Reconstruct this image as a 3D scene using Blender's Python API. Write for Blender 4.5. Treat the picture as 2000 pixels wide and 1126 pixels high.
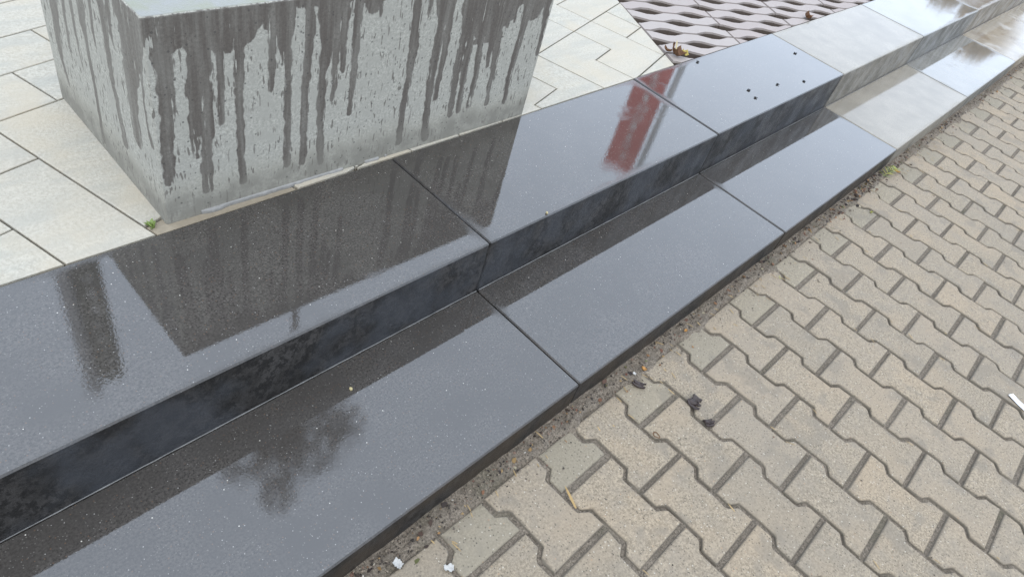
import bpy, bmesh, math, random
import numpy as np
from mathutils import Vector, Matrix
random.seed(7); RNG = np.random.default_rng(7)
for o in list(bpy.data.objects): bpy.data.objects.remove(o)
S = bpy.context.scene
COL = S.collection
R = math.radians

# ------------------------------------------------------------------ camera
YAW, PITCH, ROLL = R(31.9516), R(42.6179), R(-18.6181)
CAM = Vector((-0.85706, -0.21946, 1.20036))
fwd = Vector((math.cos(YAW)*math.cos(PITCH), math.sin(YAW)*math.cos(PITCH), -math.sin(PITCH)))
rgt = fwd.cross(Vector((0, 0, 1))).normalized(); dwn = fwd.cross(rgt)
c_, s_ = math.cos(ROLL), math.sin(ROLL)
cr = c_*rgt + s_*dwn; cd = -s_*rgt + c_*dwn
cam = bpy.data.objects.new('camera', bpy.data.cameras.new('camera')); COL.objects.link(cam)
m3 = Matrix((cr, -cd, -fwd)).transposed()
cam.matrix_world = Matrix.Translation(CAM) @ m3.to_4x4()
cam.data.sensor_width = 36; cam.data.sensor_fit = 'HORIZONTAL'
cam.data.lens = 1363.585/2000*36
cam.data.clip_start = 0.02; cam.data.clip_end = 3000
S.camera = cam

# ------------------------------------------------------------------ sky, sun, exposure (soft overcast daylight)
SUN_AZ, SUN_EL = R(222), R(56)
w = bpy.data.worlds.new('World'); S.world = w; w.use_nodes = True
wn = w.node_tree.nodes; wl = w.node_tree.links
bg = wn['Background']
sky = wn.new('ShaderNodeTexSky'); sky.sky_type = 'NISHITA'; sky.sun_disc = False
sky.sun_elevation = SUN_EL; sky.sun_rotation = math.pi/2 - SUN_AZ
sky.air_density = 1.0; sky.dust_density = 8.0; sky.ozone_density = 1.0
hs = wn.new('ShaderNodeHueSaturation'); hs.inputs['Saturation'].default_value = 0.34
veil = wn.new('ShaderNodeMix'); veil.data_type = 'RGBA'; veil.inputs[0].default_value = 0.94      # even cloud veil over the whole sky
veil.inputs[7].default_value = (7.5, 8.65, 10.4, 1)
wl.new(sky.outputs[0], hs.inputs['Color']); wl.new(hs.outputs[0], veil.inputs[6]); wl.new(veil.outputs[2], bg.inputs['Color'])
bg.inputs['Strength'].default_value = 0.15
sun = bpy.data.objects.new('sun', bpy.data.lights.new('sun', 'SUN')); COL.objects.link(sun)
sun.data.energy = 0.8; sun.data.angle = R(60); sun.data.color = (1, 0.91, 0.78)
sd = Vector((math.cos(SUN_AZ)*math.cos(SUN_EL), math.sin(SUN_AZ)*math.cos(SUN_EL), math.sin(SUN_EL)))
sun.rotation_euler = sd.to_track_quat('Z', 'Y').to_euler(); sun.location = sd*30
S.view_settings.view_transform = 'Standard'; S.view_settings.look = 'None'
S.view_settings.exposure = 0.67; S.view_settings.gamma = 1.0
S.render.resolution_x = 1024; S.render.resolution_y = 576
S.render.engine = 'CYCLES'

# ------------------------------------------------------------------ helpers
def link(o, parent=None):
    COL.objects.link(o)
    if parent: o.parent = parent
    return o
def mesh_obj(name, verts, faces, material=None, parent=None, loc=(0, 0, 0), smooth=False):
    me = bpy.data.meshes.new(name); me.from_pydata([tuple(v) for v in verts], [], [tuple(f) for f in faces]); me.update()
    if material: me.materials.append(material)
    if smooth: me.polygons.foreach_set('use_smooth', [True]*len(me.polygons))
    o = bpy.data.objects.new(name, me); o.location = loc
    return link(o, parent)
def bm_obj(name, bm, material=None, parent=None, loc=(0, 0, 0), smooth=False):
    me = bpy.data.meshes.new(name); bm.normal_update(); bm.to_mesh(me); bm.free()
    if material: me.materials.append(material)
    if smooth: me.polygons.foreach_set('use_smooth', [True]*len(me.polygons))
    o = bpy.data.objects.new(name, me); o.location = loc
    return link(o, parent)
def thing(name, label, cat, loc=(0, 0, 0), group=None):
    o = link(bpy.data.objects.new(name, None)); o.location = loc; o.empty_display_size = 0.1
    return tag(o, label, cat, group)
def tag(o, label, cat, group=None):
    o['label'] = label; o['category'] = cat
    if group: o['group'] = group
    return o
def struct(o): o['kind'] = 'structure'; return o
def stuff(o): o['kind'] = 'stuff'; return o

ALBEDO = .72     # overall reflectance of the place's dry materials
class NB:
    """tiny node builder"""
    def __init__(s, name):
        s.m = bpy.data.materials.new(name); s.m.use_nodes = True; s.t = s.m.node_tree
        s.p = s.t.nodes['Principled BSDF']
        s.tc = s.t.nodes.new('ShaderNodeTexCoord'); s.obj = s.tc.outputs['Object']
    def n(s, typ, ins=None, **kw):
        nd = s.t.nodes.new('ShaderNode'+typ)
        for k, v in kw.items(): setattr(nd, k, v)
        for k, v in (ins or {}).items():
            sock = nd.inputs[k]
            if isinstance(v, bpy.types.NodeSocket): s.t.links.new(v, sock)
            else: sock.default_value = v
        return nd
    def noise(s, vec, scale, detail=3, rough=.55, dist=0):
        return s.n('TexNoise', {'Vector': vec, 'Scale': scale, 'Detail': detail, 'Roughness': rough, 'Distortion': dist}).outputs['Fac']
    def math(s, op, a, b=None, c=None, clamp=False):
        i = {0: a}
        if b is not None: i[1] = b
        if c is not None: i[2] = c
        return s.n('Math', i, operation=op, use_clamp=clamp).outputs[0]
    def mr(s, v, a, b, lo=0., hi=1., smooth=True):
        return s.n('MapRange', {'Value': v, 'From Min': a, 'From Max': b, 'To Min': lo, 'To Max': hi},
                   interpolation_type='SMOOTHSTEP' if smooth else 'LINEAR').outputs['Result']
    def mix(s, f, a, b, mode='MIX'):
        nd = s.n('Mix', data_type='RGBA', blend_type=mode)
        for idx, v in ((0, f), (6, a), (7, b)):
            if isinstance(v, bpy.types.NodeSocket): s.t.links.new(v, nd.inputs[idx])
            else: nd.inputs[idx].default_value = (*v, 1) if isinstance(v, tuple) and len(v) == 3 else v
        return nd.outputs[2]
    def fmix(s, f, a, b):
        nd = s.n('Mix', data_type='FLOAT')
        for idx, v in ((0, f), (2, a), (3, b)):
            if isinstance(v, bpy.types.NodeSocket): s.t.links.new(v, nd.inputs[idx])
            else: nd.inputs[idx].default_value = v
        return nd.outputs[0]
    def ramp(s, f, stops):
        nd = s.n('ValToRGB', {'Fac': f}); e = nd.color_ramp.elements
        while len(e) < len(stops): e.new(.5)
        for el, (p, c) in zip(e, stops): el.position = p; el.color = (*c, 1)
        return nd.outputs[0]
    def mapping(s, vec, scale=(1, 1, 1), rot=(0, 0, 0), loc=(0, 0, 0)):
        return s.n('Mapping', {'Vector': vec, 'Scale': scale, 'Rotation': rot, 'Location': loc}).outputs[0]
    def vadd(s, a, b): return s.n('VectorMath', {0: a, 1: b}, operation='ADD').outputs[0]
    def rnd_offset(s):
        """object coordinates shifted by a per-object random amount"""
        oi = s.n('ObjectInfo'); k = s.math('MULTIPLY', oi.outputs['Random'], 37.0)
        cb = s.n('CombineXYZ', {'X': k, 'Y': k, 'Z': k}).outputs[0]
        return s.vadd(s.obj, cb), oi.outputs['Random']
    def bump(s, h, dist, strength=1., normal=None):
        i = {'Height': h, 'Distance': dist, 'Strength': strength}
        if normal is not None: i['Normal'] = normal
        return s.n('Bump', i).outputs[0]
    def out(s, **kw):
        if isinstance(kw.get('Base_Color'), bpy.types.NodeSocket): kw['Base_Color'] = s.mix(1.0, kw['Base_Color'], (ALBEDO, ALBEDO, ALBEDO), 'MULTIPLY')
        for k, v in kw.items():
            k = k.replace('_', ' ')
            sock = s.p.inputs[k]
            if isinstance(v, bpy.types.NodeSocket): s.t.links.new(v, sock)
            elif isinstance(v, tuple) and len(v) == 3: sock.default_value = (*v, 1)
            else: sock.default_value = v
        return s.m
def simple(name, col, rough=.8, var=.35, scale=60, **kw):
    b = NB(name); v, r = b.rnd_offset(); f = b.noise(v, scale, 4)
    c = b.mix(f, tuple(x*(1-var) for x in col), tuple(min(1, x*(1+var)) for x in col))
    return b.out(Base_Color=c, Roughness=rough, **kw)

# ------------------------------------------------------------------ materials
def step_material(name, base, width, speck, tint_var=.25, ior=1.66, coat=.6, wet_r=.012, dry_r=.30, stain=None, riser=(.8, 1.05), mottle=.35, tint=(1., 1., 1.)):
    """polished terrazzo-like concrete slab with a rain film: sharp mirror inside, dull towards the arrises"""
    b = NB(name); v, r = b.rnd_offset()
    sx = b.n('SeparateXYZ', {0: b.obj}).outputs
    nz = b.n('SeparateXYZ', {0: b.n('NewGeometry').outputs['True Normal']}).outputs[2]
    top = b.mr(nz, .5, .95)
    ex = b.math('MINIMUM', sx[0], b.math('SUBTRACT', 1.0, sx[0])); ey = b.math('MINIMUM', sx[1], b.math('SUBTRACT', width, sx[1]))
    edge = b.math('MINIMUM', ex, b.math('MULTIPLY', ey, 1.6))
    nlow = b.noise(v, 7, 3); edge = b.math('ADD', edge, b.math('MULTIPLY', b.math('SUBTRACT', nlow, .5), .07))
    wet = b.mr(edge, -.012, .040)
    blot = b.mr(b.noise(v, 5.5, 5, .62), .27, .42)           # a few duller patches
    wet = b.math('MULTIPLY', wet, b.fmix(.5, 1.0, blot))
    # colour: fine mottling + pale aggregate specks
    fine = b.noise(v, 230, 3, .7); broad = b.noise(v, 9, 4)
    c = b.mix(b.mr(fine, .3, .7), tuple(x*(1-tint_var*1.9) for x in base), tuple(x*(1+tint_var*1.9) for x in base))
    c = b.mix(b.mr(broad, .3, .75), c, tuple(x*.8 for x in base))
    if speck:
        for sc, th, pick, col in ((210, .20, .70, (.15, .14, .125)), (130, .115, .78, (.36, .345, .32)), (75, .075, .86, (.68, .64, .56)), (170, .2, .82, (.12, .08, .055))):
            vo = b.n('TexVoronoi', {'Vector': v, 'Scale': sc}, feature='F1')
            dot = b.math('LESS_THAN', vo.outputs['Distance'], th)
            pk = b.math('GREATER_THAN', b.n('SeparateColor', {0: vo.outputs['Color']}).outputs[0], pick)
            c = b.mix(b.math('MULTIPLY', dot, pk), c, col)
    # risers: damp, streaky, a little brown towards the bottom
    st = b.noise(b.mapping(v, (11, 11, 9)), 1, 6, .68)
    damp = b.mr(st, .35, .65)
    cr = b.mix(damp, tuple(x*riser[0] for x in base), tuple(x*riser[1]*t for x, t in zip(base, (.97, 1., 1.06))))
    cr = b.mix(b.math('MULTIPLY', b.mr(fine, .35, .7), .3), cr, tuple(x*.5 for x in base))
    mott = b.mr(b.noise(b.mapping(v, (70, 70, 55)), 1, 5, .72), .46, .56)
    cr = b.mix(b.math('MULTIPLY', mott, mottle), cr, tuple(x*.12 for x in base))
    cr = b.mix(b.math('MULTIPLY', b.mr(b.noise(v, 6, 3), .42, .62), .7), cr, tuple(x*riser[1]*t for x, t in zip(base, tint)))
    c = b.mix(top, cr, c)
    if stain: c = b.mix(b.math('MULTIPLY', b.mr(b.noise(v, 5, 4), .5, .62), .5), c, stain)
    rg = b.fmix(wet, dry_r, wet_r)
    rg = b.math('ADD', rg, b.math('MULTIPLY', b.mr(fine, .5, .8), .012))
    rs = b.fmix(damp, .6, .34)
    rg = b.fmix(top, rs, rg)
    n1 = b.bump(b.noise(v, 220, 3, .55), .000028)
    ripple = b.mr(b.noise(v, 4.2, 1), .52, .68)
    n2 = b.bump(b.math('MULTIPLY', b.noise(v, 130, 2, .6), ripple), .00005, 1., n1)
    nr = b.bump(b.noise(v, 110, 5, .75), .003)
    nm = b.n('Mix', data_type='VECTOR'); 
    b.t.links.new(top, nm.inputs[0]); b.t.links.new(nr, nm.inputs[4]); b.t.links.new(n2, nm.inputs[5])
    return b.out(Base_Color=c, Roughness=rg, Normal=nm.outputs[1], IOR=b.fmix(top, 1.36, ior), Coat_Weight=b.math('MULTIPLY', top, coat),
                 Coat_Roughness=rg, Coat_IOR=1.45, Coat_Normal=nm.outputs[1])

DARK = (.071, .0635, .056); PALE = (.345, .31, .25); SAND = (.42, .36, .27); GREYB = (.27, .255, .22)
W1, W2 = .3285, .3475
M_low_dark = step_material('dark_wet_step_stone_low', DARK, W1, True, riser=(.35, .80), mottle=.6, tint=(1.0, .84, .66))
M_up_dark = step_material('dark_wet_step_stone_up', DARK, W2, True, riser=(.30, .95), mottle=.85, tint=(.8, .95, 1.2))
M_low_pale = step_material('pale_step_stone_low', PALE, W1, False, .10, 1.33, .05, .07, .36, riser=(.62, .85))
M_up_pale = step_material('pale_step_stone_up', PALE, W2, False, .10, 1.33, .08, .07, .36, riser=(.55, .8))
M_low_grey = step_material('grey_step_stone_low', GREYB, W1, False, .10, 1.45, .4, .03, .3, riser=(.6, .8))
M_up_grey = step_material('grey_step_stone_up', GREYB, W2, False, .10, 1.45, .4, .03, .3, riser=(.6, .85))
M_low_sand = step_material('sand_step_stone_low', SAND, W1, False, .12, 1.36, .15, .10, .4, (.2, .14, .08))
M_up_sand = step_material('sand_step_stone_up', (.3, .26, .2), W2, False, .12, 1.36, .15, .10, .4, (.16, .11, .07))

def concrete_material():
    b = NB('rain_streaked_concrete'); v = b.obj
    wa = b.n('Attribute', attribute_name='wet').outputs['Fac']
    wa = b.math('ADD', wa, b.math('MULTIPLY', b.math('SUBTRACT', b.noise(b.mapping(v, (90, 90, 30)), 1, 4, .6), .5), .55))
    up = b.noise(b.mapping(v, (95, 95, 7)), 1, 4, .65)
    wa = b.math('SUBTRACT', wa, b.math('MULTIPLY', b.mr(up, .55, .70), .62))
    wet = b.mr(wa, .44, .60)
    run = b.noise(b.mapping(v, (60, 60, 5)), 1, 4, .6)
    nxl = b.mr(b.n('SeparateXYZ', {0: b.n('NewGeometry').outputs['True Normal']}).outputs[0], -.5, -.8)
    wet = b.math('MULTIPLY', wet, b.math('SUBTRACT', b.mr(run, .3, .62, .72, 1.0), b.math('MULTIPLY', nxl, .16)))
    # runs of single drops: short dark upright dashes
    dash = b.noise(b.mapping(v, (150, 150, 36)), 1, 1.5, .5)
    dash = b.math('MULTIPLY', b.mr(dash, .60, .65), b.mr(b.noise(v, 9, 2), .34, .50))
    sz = b.n('SeparateXYZ', {0: v}).outputs[2]
    base = b.math('ADD', sz, b.math('MULTIPLY', b.math('SUBTRACT', b.noise(b.mapping(v, (14, 14, 6)), 1, 4, .65), .5), .06))
    foot = b.mr(base, .085, .028)
    lift = b.mr(base, .12, .05)
    fine = b.mr(b.noise(v, 170, 4, .75), .3, .7); mid = b.noise(v, 26, 5, .6)
    dry = b.mix(fine, (.285, .278, .240), (.54, .525, .455)); dry = b.mix(b.mr(mid, .35, .7), dry, (.385, .375, .325))
    dry = b.mix(b.math('MULTIPLY', lift, .35), dry, (.36, .335, .26))
    wetc = b.mix(fine, (.080, .068, .056), (.150, .129, .108)); wetc = b.mix(mid, wetc, (.112, .096, .080))
    c = b.mix(b.math('MAXIMUM', wet, b.math('MULTIPLY', dash, .75)), dry, wetc)
    c = b.mix(b.math('MULTIPLY', b.math('MULTIPLY', foot, b.mr(mid, .3, .6, .45, .95)), .8), c, (.20, .187, .155))
    pit = b.n('TexVoronoi', {'Vector': v, 'Scale': 75.}, feature='F1')
    pk = b.math('MULTIPLY', b.math('LESS_THAN', pit.outputs['Distance'], .16), b.math('GREATER_THAN', b.n('SeparateColor', {0: pit.outputs['Color']}).outputs[1], .8))
    c = b.mix(b.math('MULTIPLY', pk, .6), c, (.06, .055, .05))
    # top: wet, with greenish patches
    nz = b.n('SeparateXYZ', {0: b.n('NewGeometry').outputs['True Normal']}).outputs[2]
    top = b.mr(nz, .8, .97)
    tc = b.mix(b.mr(b.noise(v, 7, 4), .42, .66), (.30, .30, .29), (.26, .27, .16))
    c = b.mix(top, c, tc)
    rg = b.fmix(wet, .9, .6); rg = b.fmix(top, rg, .34)
    h = b.math('SUBTRACT', b.noise(v, 240, 4, .7), b.math('MULTIPLY', pk, .8))
    return b.out(Base_Color=c, Roughness=rg, Normal=b.bump(h, .0009, .8))
M_conc = concrete_material()

def tile_material():
    b = NB('pale_sandblasted_tile'); v, r = b.rnd_offset()
    g = b.noise(b.mapping(v, (5, 26, 5), (0, 0, .3)), 1, 5, .6); f = b.mr(b.noise(v, 150, 4, .75), .3, .7); m = b.noise(v, 6, 3)
    c = b.mix(f, (.415, .385, .315), (.615, .58, .49))
    c = b.mix(b.math('MULTIPLY', b.mr(g, .42, .68), .65), c, (.40, .395, .345))
    c = b.mix(b.math('MULTIPLY', b.mr(m, .42, .68), .7), c, (.545, .475, .355))
    c = b.mix(b.math('MULTIPLY', r, .4), c, (.55, .50, .41))
    return b.out(Base_Color=c, Roughness=.75, Normal=b.bump(b.noise(v, 150, 4, .7), .002, .8))
M_tile = tile_material()
M_tile_tan = simple('tan_tile', (.33, .28, .205), .8, .25, 120)
def grid_material():
    b = NB('rosy_grid_paver_concrete'); v, r = b.rnd_offset()
    f = b.noise(v, 300, 3, .7); m = b.noise(v, 14, 3)
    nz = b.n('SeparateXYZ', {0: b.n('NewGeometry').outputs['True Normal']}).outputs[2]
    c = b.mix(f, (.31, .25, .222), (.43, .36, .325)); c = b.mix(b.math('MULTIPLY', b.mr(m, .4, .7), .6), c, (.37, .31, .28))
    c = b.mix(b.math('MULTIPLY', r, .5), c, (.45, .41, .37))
    c = b.mix(b.mr(nz, .9, .4), c, (.115, .088, .07))  # chamfers and walls of the openings painted darker, shade in the colour
    return b.out(Base_Color=c, Roughness=.6, Normal=b.bump(f, .0006))
M_grid = grid_material()
def gravel_material():
    b = NB('gravel_chips'); g = b.n('NewGeometry').outputs['Random Per Island']
    c = b.ramp(g, [(0, (.02, .02, .022)), (.45, (.06, .062, .065)), (.72, (.13, .13, .13)), (.9, (.3, .3, .3)), (1, (.75, .75, .73))])
    return b.out(Base_Color=c, Roughness=.45)
M_gravel = gravel_material()

def paver_material(name, lo, hi, alt, r2):
    b = NB(name); v, r = b.rnd_offset()
    f = b.noise(v, 210, 4, .75); m = b.noise(v, 22, 4, .6); big = b.noise(v, 7, 2)
    c = b.mix(b.mr(f, .3, .72), lo, hi)
    c = b.mix(b.math('MULTIPLY', b.mr(m, .4, .7), .55), c, alt)
    c = b.mix(b.math('MULTIPLY', b.mr(big, .45, .7), .4), c, r2)
    c = b.mix(b.math('MULTIPLY', r, .5), c, alt)
    c = b.mix(1.0, c, b.ramp(b.math('FRACT', b.math('MULTIPLY', r, 7.3)), [(0, (.92, .92, .915)), (.5, (.98, .975, .97)), (1, (1.02, 1.0, .975))]), 'MULTIPLY')
    c = b.mix(b.math('MULTIPLY', b.mr(b.noise(v, 11, 3, .6), .54, .66), .35), c, (.19, .165, .13))
    for sc, th, pick, col in ((170, .27, .66, (.12, .102, .08)), (150, .22, .86, (.60, .55, .46)), (85, .13, .88, (.035, .03, .027)), (110, .18, .94, (.42, .28, .17))):
        vo = b.n('TexVoronoi', {'Vector': v, 'Scale': sc}, feature='F1')
        k = b.math('MULTIPLY', b.math('LESS_THAN', vo.outputs['Distance'], th), b.math('GREATER_THAN', b.n('SeparateColor', {0: vo.outputs['Color']}).outputs[0], pick))
        c = b.mix(b.math('MULTIPLY', k, .75), c, col)
    # soft shading of the chamfers, put into the colour
    sz = b.n('SeparateXYZ', {0: b.obj}).outputs[2]
    rim_shade = b.mr(b.math('ADD', sz, b.math('MULTIPLY', b.math('SUBTRACT', m, .5), .003)), -.0006, -.0046)
    c = b.mix(b.math('MULTIPLY', rim_shade, .8), c, (.155, .135, .105))
    return b.out(Base_Color=c, Roughness=.85, Normal=b.bump(b.noise(v, 240, 4, .8), .0022, .9))
M_paver = paver_material('beige_paver_concrete', (.195, .157, .109), (.515, .425, .305), (.318, .270, .207), (.43, .328, .214))
M_half = paver_material('grey_half_paver_concrete', (.215, .182, .128), (.42, .36, .262), (.325, .282, .21), (.29, .252, .182))
def dirt_material():
    b = NB('gritty_joint_soil'); v = b.obj
    f = b.noise(v, 230, 4, .8); m = b.noise(v, 30, 4); g = b.noise(v, 5, 3)
    c = b.mix(b.mr(f, .3, .72), (.085, .069, .052), (.40, .33, .25))
    c = b.mix(b.math('MULTIPLY', b.mr(m, .45, .7), .6), c, (.19, .157, .118))
    c = b.mix(b.math('MULTIPLY', b.mr(g, .55, .7), .35), c, (.075, .08, .035))
    return b.out(Base_Color=c, Roughness=.95, Normal=b.bump(b.noise(v, 230, 4, .8), .005))
M_dirt = dirt_material()
def crumb_material():
    b = NB('soil_crumbs'); g = b.n('NewGeometry').outputs['Random Per Island']
    c = b.ramp(g, [(0, (.02, .015, .012)), (.35, (.07, .055, .042)), (.6, (.16, .13, .1)), (.8, (.3, .25, .19)), (.92, (.14, .05, .03)), (.97, (.42, .3, .14)), (1, (.55, .53, .48))])
    return b.out(Base_Color=c, Roughness=.9)
M_crumb = crumb_material()

# rain runs on the block: (along face, height, half width) from top to tip
FRONT_DRIPS = [[(0.02,0.411,0.0141),(0.024,0.376,0.0199),(0.028,0.313,0.017),(0.027,0.261,0.0136),(0.018,0.177,0.0142),(0.015,0.095,0.0105)],[(0.031,0.406,0.0359),(0.036,0.386,0.0348),(0.034,0.366,0.024)],[(0.079,0.396,0.0325),(0.081,0.355,0.0177),(0.081,0.325,0.016),(0.082,0.258,0.0218),(0.083,0.215,0.0235),(0.069,0.173,0.0086),(0.07,0.134,0.0057)],[(0.095,0.231,0.0128),(0.098,0.168,0.0067)],[(0.092,0.177,0.011),(0.088,0.115,0.0124),(0.086,0.054,0.0116)],[(0.128,0.394,0.0122),(0.125,0.34,0.0075),(0.122,0.249,0.0079),(0.119,0.193,0.0063)],[(0.159,0.394,0.0168),(0.157,0.343,0.0121),(0.157,0.289,0.0111),(0.157,0.217,0.0083),(0.157,0.139,0.0087),(0.158,0.048,0.0086)],[(0.224,0.399,0.0135),(0.224,0.346,0.0093),(0.223,0.286,0.0081),(0.219,0.241,0.0059)],[(0.247,0.396,0.0254),(0.248,0.365,0.0235),(0.248,0.336,0.0143),(0.255,0.271,0.009),(0.258,0.167,0.0084),(0.257,0.058,0.0094)],[(0.296,0.401,0.0121),(0.301,0.349,0.011),(0.296,0.288,0.0093),(0.294,0.212,0.0096),(0.294,0.124,0.0084),(0.294,0.053,0.0086)],[(0.344,0.398,0.0281),(0.344,0.357,0.0261),(0.341,0.315,0.0186),(0.333,0.256,0.0098),(0.332,0.177,0.0096),(0.335,0.089,0.0094),(0.338,0.039,0.0091)],[(0.359,0.326,0.0108),(0.36,0.251,0.0078),(0.359,0.19,0.0063)],[(0.374,0.339,0.0092),(0.379,0.25,0.0057)],[(0.045,0.427,0.0468),(0.042,0.397,0.0439)],[(0.141,0.416,0.0609),(0.14,0.392,0.0596)],[(0.216,0.41,0.0443),(0.229,0.394,0.034)],[(0.402,0.391,0.0131),(0.406,0.298,0.0093),(0.405,0.197,0.0081),(0.404,0.145,0.0059)],[(0.371,0.395,0.0152),(0.374,0.327,0.0089),(0.378,0.254,0.006)],[(0.458,0.385,0.0061),(0.459,0.354,0.0034)],[(0.553,0.375,0.014),(0.557,0.274,0.0128),(0.555,0.193,0.0099),(0.553,0.106,0.0103),(0.555,0.03,0.0106)],[(0.585,0.371,0.0094),(0.59,0.331,0.0045)],[(0.623,0.367,0.0227),(0.628,0.316,0.0134),(0.625,0.253,0.0137),(0.624,0.18,0.012),(0.627,0.113,0.0109),(0.637,0.021,0.0129)],[(0.644,0.365,0.0133),(0.651,0.27,0.0111),(0.649,0.204,0.0093),(0.648,0.127,0.0074)],[(0.702,0.348,0.021),(0.704,0.279,0.0123),(0.701,0.206,0.0127),(0.704,0.133,0.0108),(0.708,0.069,0.0095)],[(0.726,0.356,0.0214),(0.726,0.275,0.0126),(0.727,0.189,0.0107),(0.733,0.076,0.0097)],[(0.754,0.352,0.0183),(0.762,0.265,0.0115),(0.769,0.169,0.0104),(0.767,0.078,0.0083)],[(0.784,0.349,0.0188),(0.798,0.259,0.0103),(0.803,0.184,0.0073)],[(0.814,0.346,0.0154),(0.82,0.244,0.0121),(0.83,0.151,0.011),(0.832,0.073,0.0087)],[(0.834,0.344,0.0118),(0.843,0.281,0.0073)],[(0.858,0.341,0.0104),(0.864,0.289,0.0049)],[(0.898,0.336,0.0149),(0.903,0.267,0.0128),(0.898,0.202,0.0113),(0.896,0.132,0.0098),(0.901,0.057,0.0074)],[(0.971,0.328,0.0132),(0.978,0.269,0.009),(0.983,0.184,0.0066)],[(0.342,0.398,0.0343),(0.348,0.371,0.0175)],[(0.445,0.387,0.0328),(0.44,0.385,0.0217)],[(0.781,0.349,0.1047),(0.779,0.328,0.0829)],[(0.921,0.334,0.059),(0.922,0.329,0.0422)]]
LEFT_DRIPS = [[(0.398,0.253,0.0209),(0.414,0.182,0.0182),(0.425,0.122,0.0114),(0.407,0.062,0.0031)],[(0.342,0.279,0.0082),(0.355,0.224,0.0085),(0.357,0.152,0.0028)],[(0.301,0.298,0.0078),(0.307,0.235,0.0065),(0.304,0.198,0.0066),(0.302,0.154,0.002)],[(0.251,0.321,0.0178),(0.259,0.27,0.0147),(0.256,0.248,0.0081),(0.257,0.17,0.0081),(0.257,0.115,0.0083),(0.263,0.053,0.0086),(0.261,0.024,0.0104)],[(0.204,0.342,0.0073),(0.211,0.282,0.0058),(0.212,0.24,0.0018)],[(0.155,0.365,0.0159),(0.154,0.31,0.0123),(0.157,0.261,0.0113),(0.16,0.21,0.0105),(0.152,0.175,0.0082),(0.147,0.123,0.0108),(0.146,0.09,0.0122)],[(0.124,0.379,0.0115),(0.132,0.321,0.0085),(0.123,0.297,0.0016)],[(0.05,0.413,0.0465),(0.051,0.382,0.0534),(0.046,0.357,0.048),(0.054,0.326,0.0394),(0.072,0.258,0.0235),(0.078,0.205,0.0189),(0.077,0.138,0.0168)],[(0.018,0.326,0.0048),(0.027,0.259,0.006),(0.026,0.197,0.0062),(0.019,0.167,0.0073)]]

# ------------------------------------------------------------------ value noise in numpy
VT = {}
def vnoise(x, y, cell, seed):
    if seed not in VT: VT[seed] = np.random.default_rng(seed).random((257, 257))
    T = VT[seed]
    xi = x/cell+1000.; yi = y/cell+1000.
    x0 = np.floor(xi).astype(int); y0 = np.floor(yi).astype(int); fx = xi-x0; fy = yi-y0
    fx = fx*fx*(3-2*fx); fy = fy*fy*(3-2*fy); g = lambda i, j: T[i % 257, j % 257]
    return (g(x0, y0)*(1-fx)+g(x0+1, y0)*fx)*(1-fy)+(g(x0, y0+1)*(1-fx)+g(x0+1, y0+1)*fx)*fy

Z1, Z2 = .0774, .2241
YF, YB, YH = .1382, .4683, .8158
X0 = .1013

# ------------------------------------------------------------------ ground sheets
M_ground = paver_material('far_paving', (.22, .195, .15), (.38, .34, .27), (.27, .25, .21), (.35, .29, .21))
struct(mesh_obj('ground', [(-400, -400, -.06), (400, -400, -.06), (400, 400, -.06), (-400, 400, -.06)], [(0, 1, 2, 3)], M_ground))

# ------------------------------------------------------------------ steps
def slab_mesh(width, height, bev=.0030, gap=.0016):
    bm = bmesh.new(); bmesh.ops.create_cube(bm, size=1)
    bmesh.ops.transform(bm, matrix=Matrix.Translation((.5, width/2, -height/2)) @ Matrix.Diagonal((1-2*gap, width, height, 1)), verts=bm.verts)
    bmesh.ops.bevel(bm, geom=bm.edges[:], offset=bev, segments=1, affect='EDGES')
    return bm
low_names = {2: (M_low_pale, 'pale grey damp slab of the lower step'), 3: (M_low_grey, 'bluish pale wet slab of the lower step'), 4: (M_low_sand, 'beige slab of the lower step with brown damp stains')}
up_names = {2: (M_up_pale, 'pale grey damp slab of the upper step'), 3: (M_up_grey, 'bluish pale wet slab of the upper step'), 4: (M_up_sand, 'beige slab of the upper step with brown damp stains')}
lower = thing('lower_step', 'low front step of long polished slabs, dark near and pale further off, beside the pavers', 'step', (X0, YF, 0))
upper = thing('upper_step', 'higher rear step of long polished slabs, below the concrete block', 'step', (X0, YB, 0))
tilt = random.Random(3)
def lay(par, W, Z, y0, H, table, mdark, mend):
    bases = {}
    for k in range(-4, 10):
        mt, lab = table.get(k, (mdark, None) if k < 2 else (mend, None))
        if mt.name not in bases:
            o = bm_obj('slab', slab_mesh(W, H), mt, par); bases[mt.name] = o
        else:
            o = bases[mt.name].copy(); link(o, par)
        o.location = (k, tilt.uniform(-.0012, .0012), Z + tilt.uniform(-.0006, .0006))
        o.rotation_euler = (tilt.uniform(-.0012, .0012), tilt.uniform(-.0006, .0006), tilt.uniform(-.0008, .0008))
        if lab: o['label'] = lab
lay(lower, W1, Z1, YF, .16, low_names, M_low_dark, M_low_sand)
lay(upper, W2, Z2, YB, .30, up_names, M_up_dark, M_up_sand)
# thin pale bead where the riser meets the tread
M_bead = simple('pale_bead', (.20, .195, .185), .6, .4, 150)
for k in range(-2, 6):
    bm = bmesh.new(); n = 60; prev = None
    for i in range(n+1):
        x = .004+.992*i/n; h = .0006+.0010*random.random(); d = .0006+.0010*random.random()
        cur = [bm.verts.new(p) for p in ((x, 0, -.003), (x, -d, -.003), (x, -d*.6, h*.5), (x, 0, h))]
        if prev:
            for a in range(3): bm.faces.new((prev[a], cur[a], cur[a+1], prev[a+1]))
        prev = cur
    bm_obj('joint_bead', bm, M_bead, lower, (k, W1+.0002, Z1), True)

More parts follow.
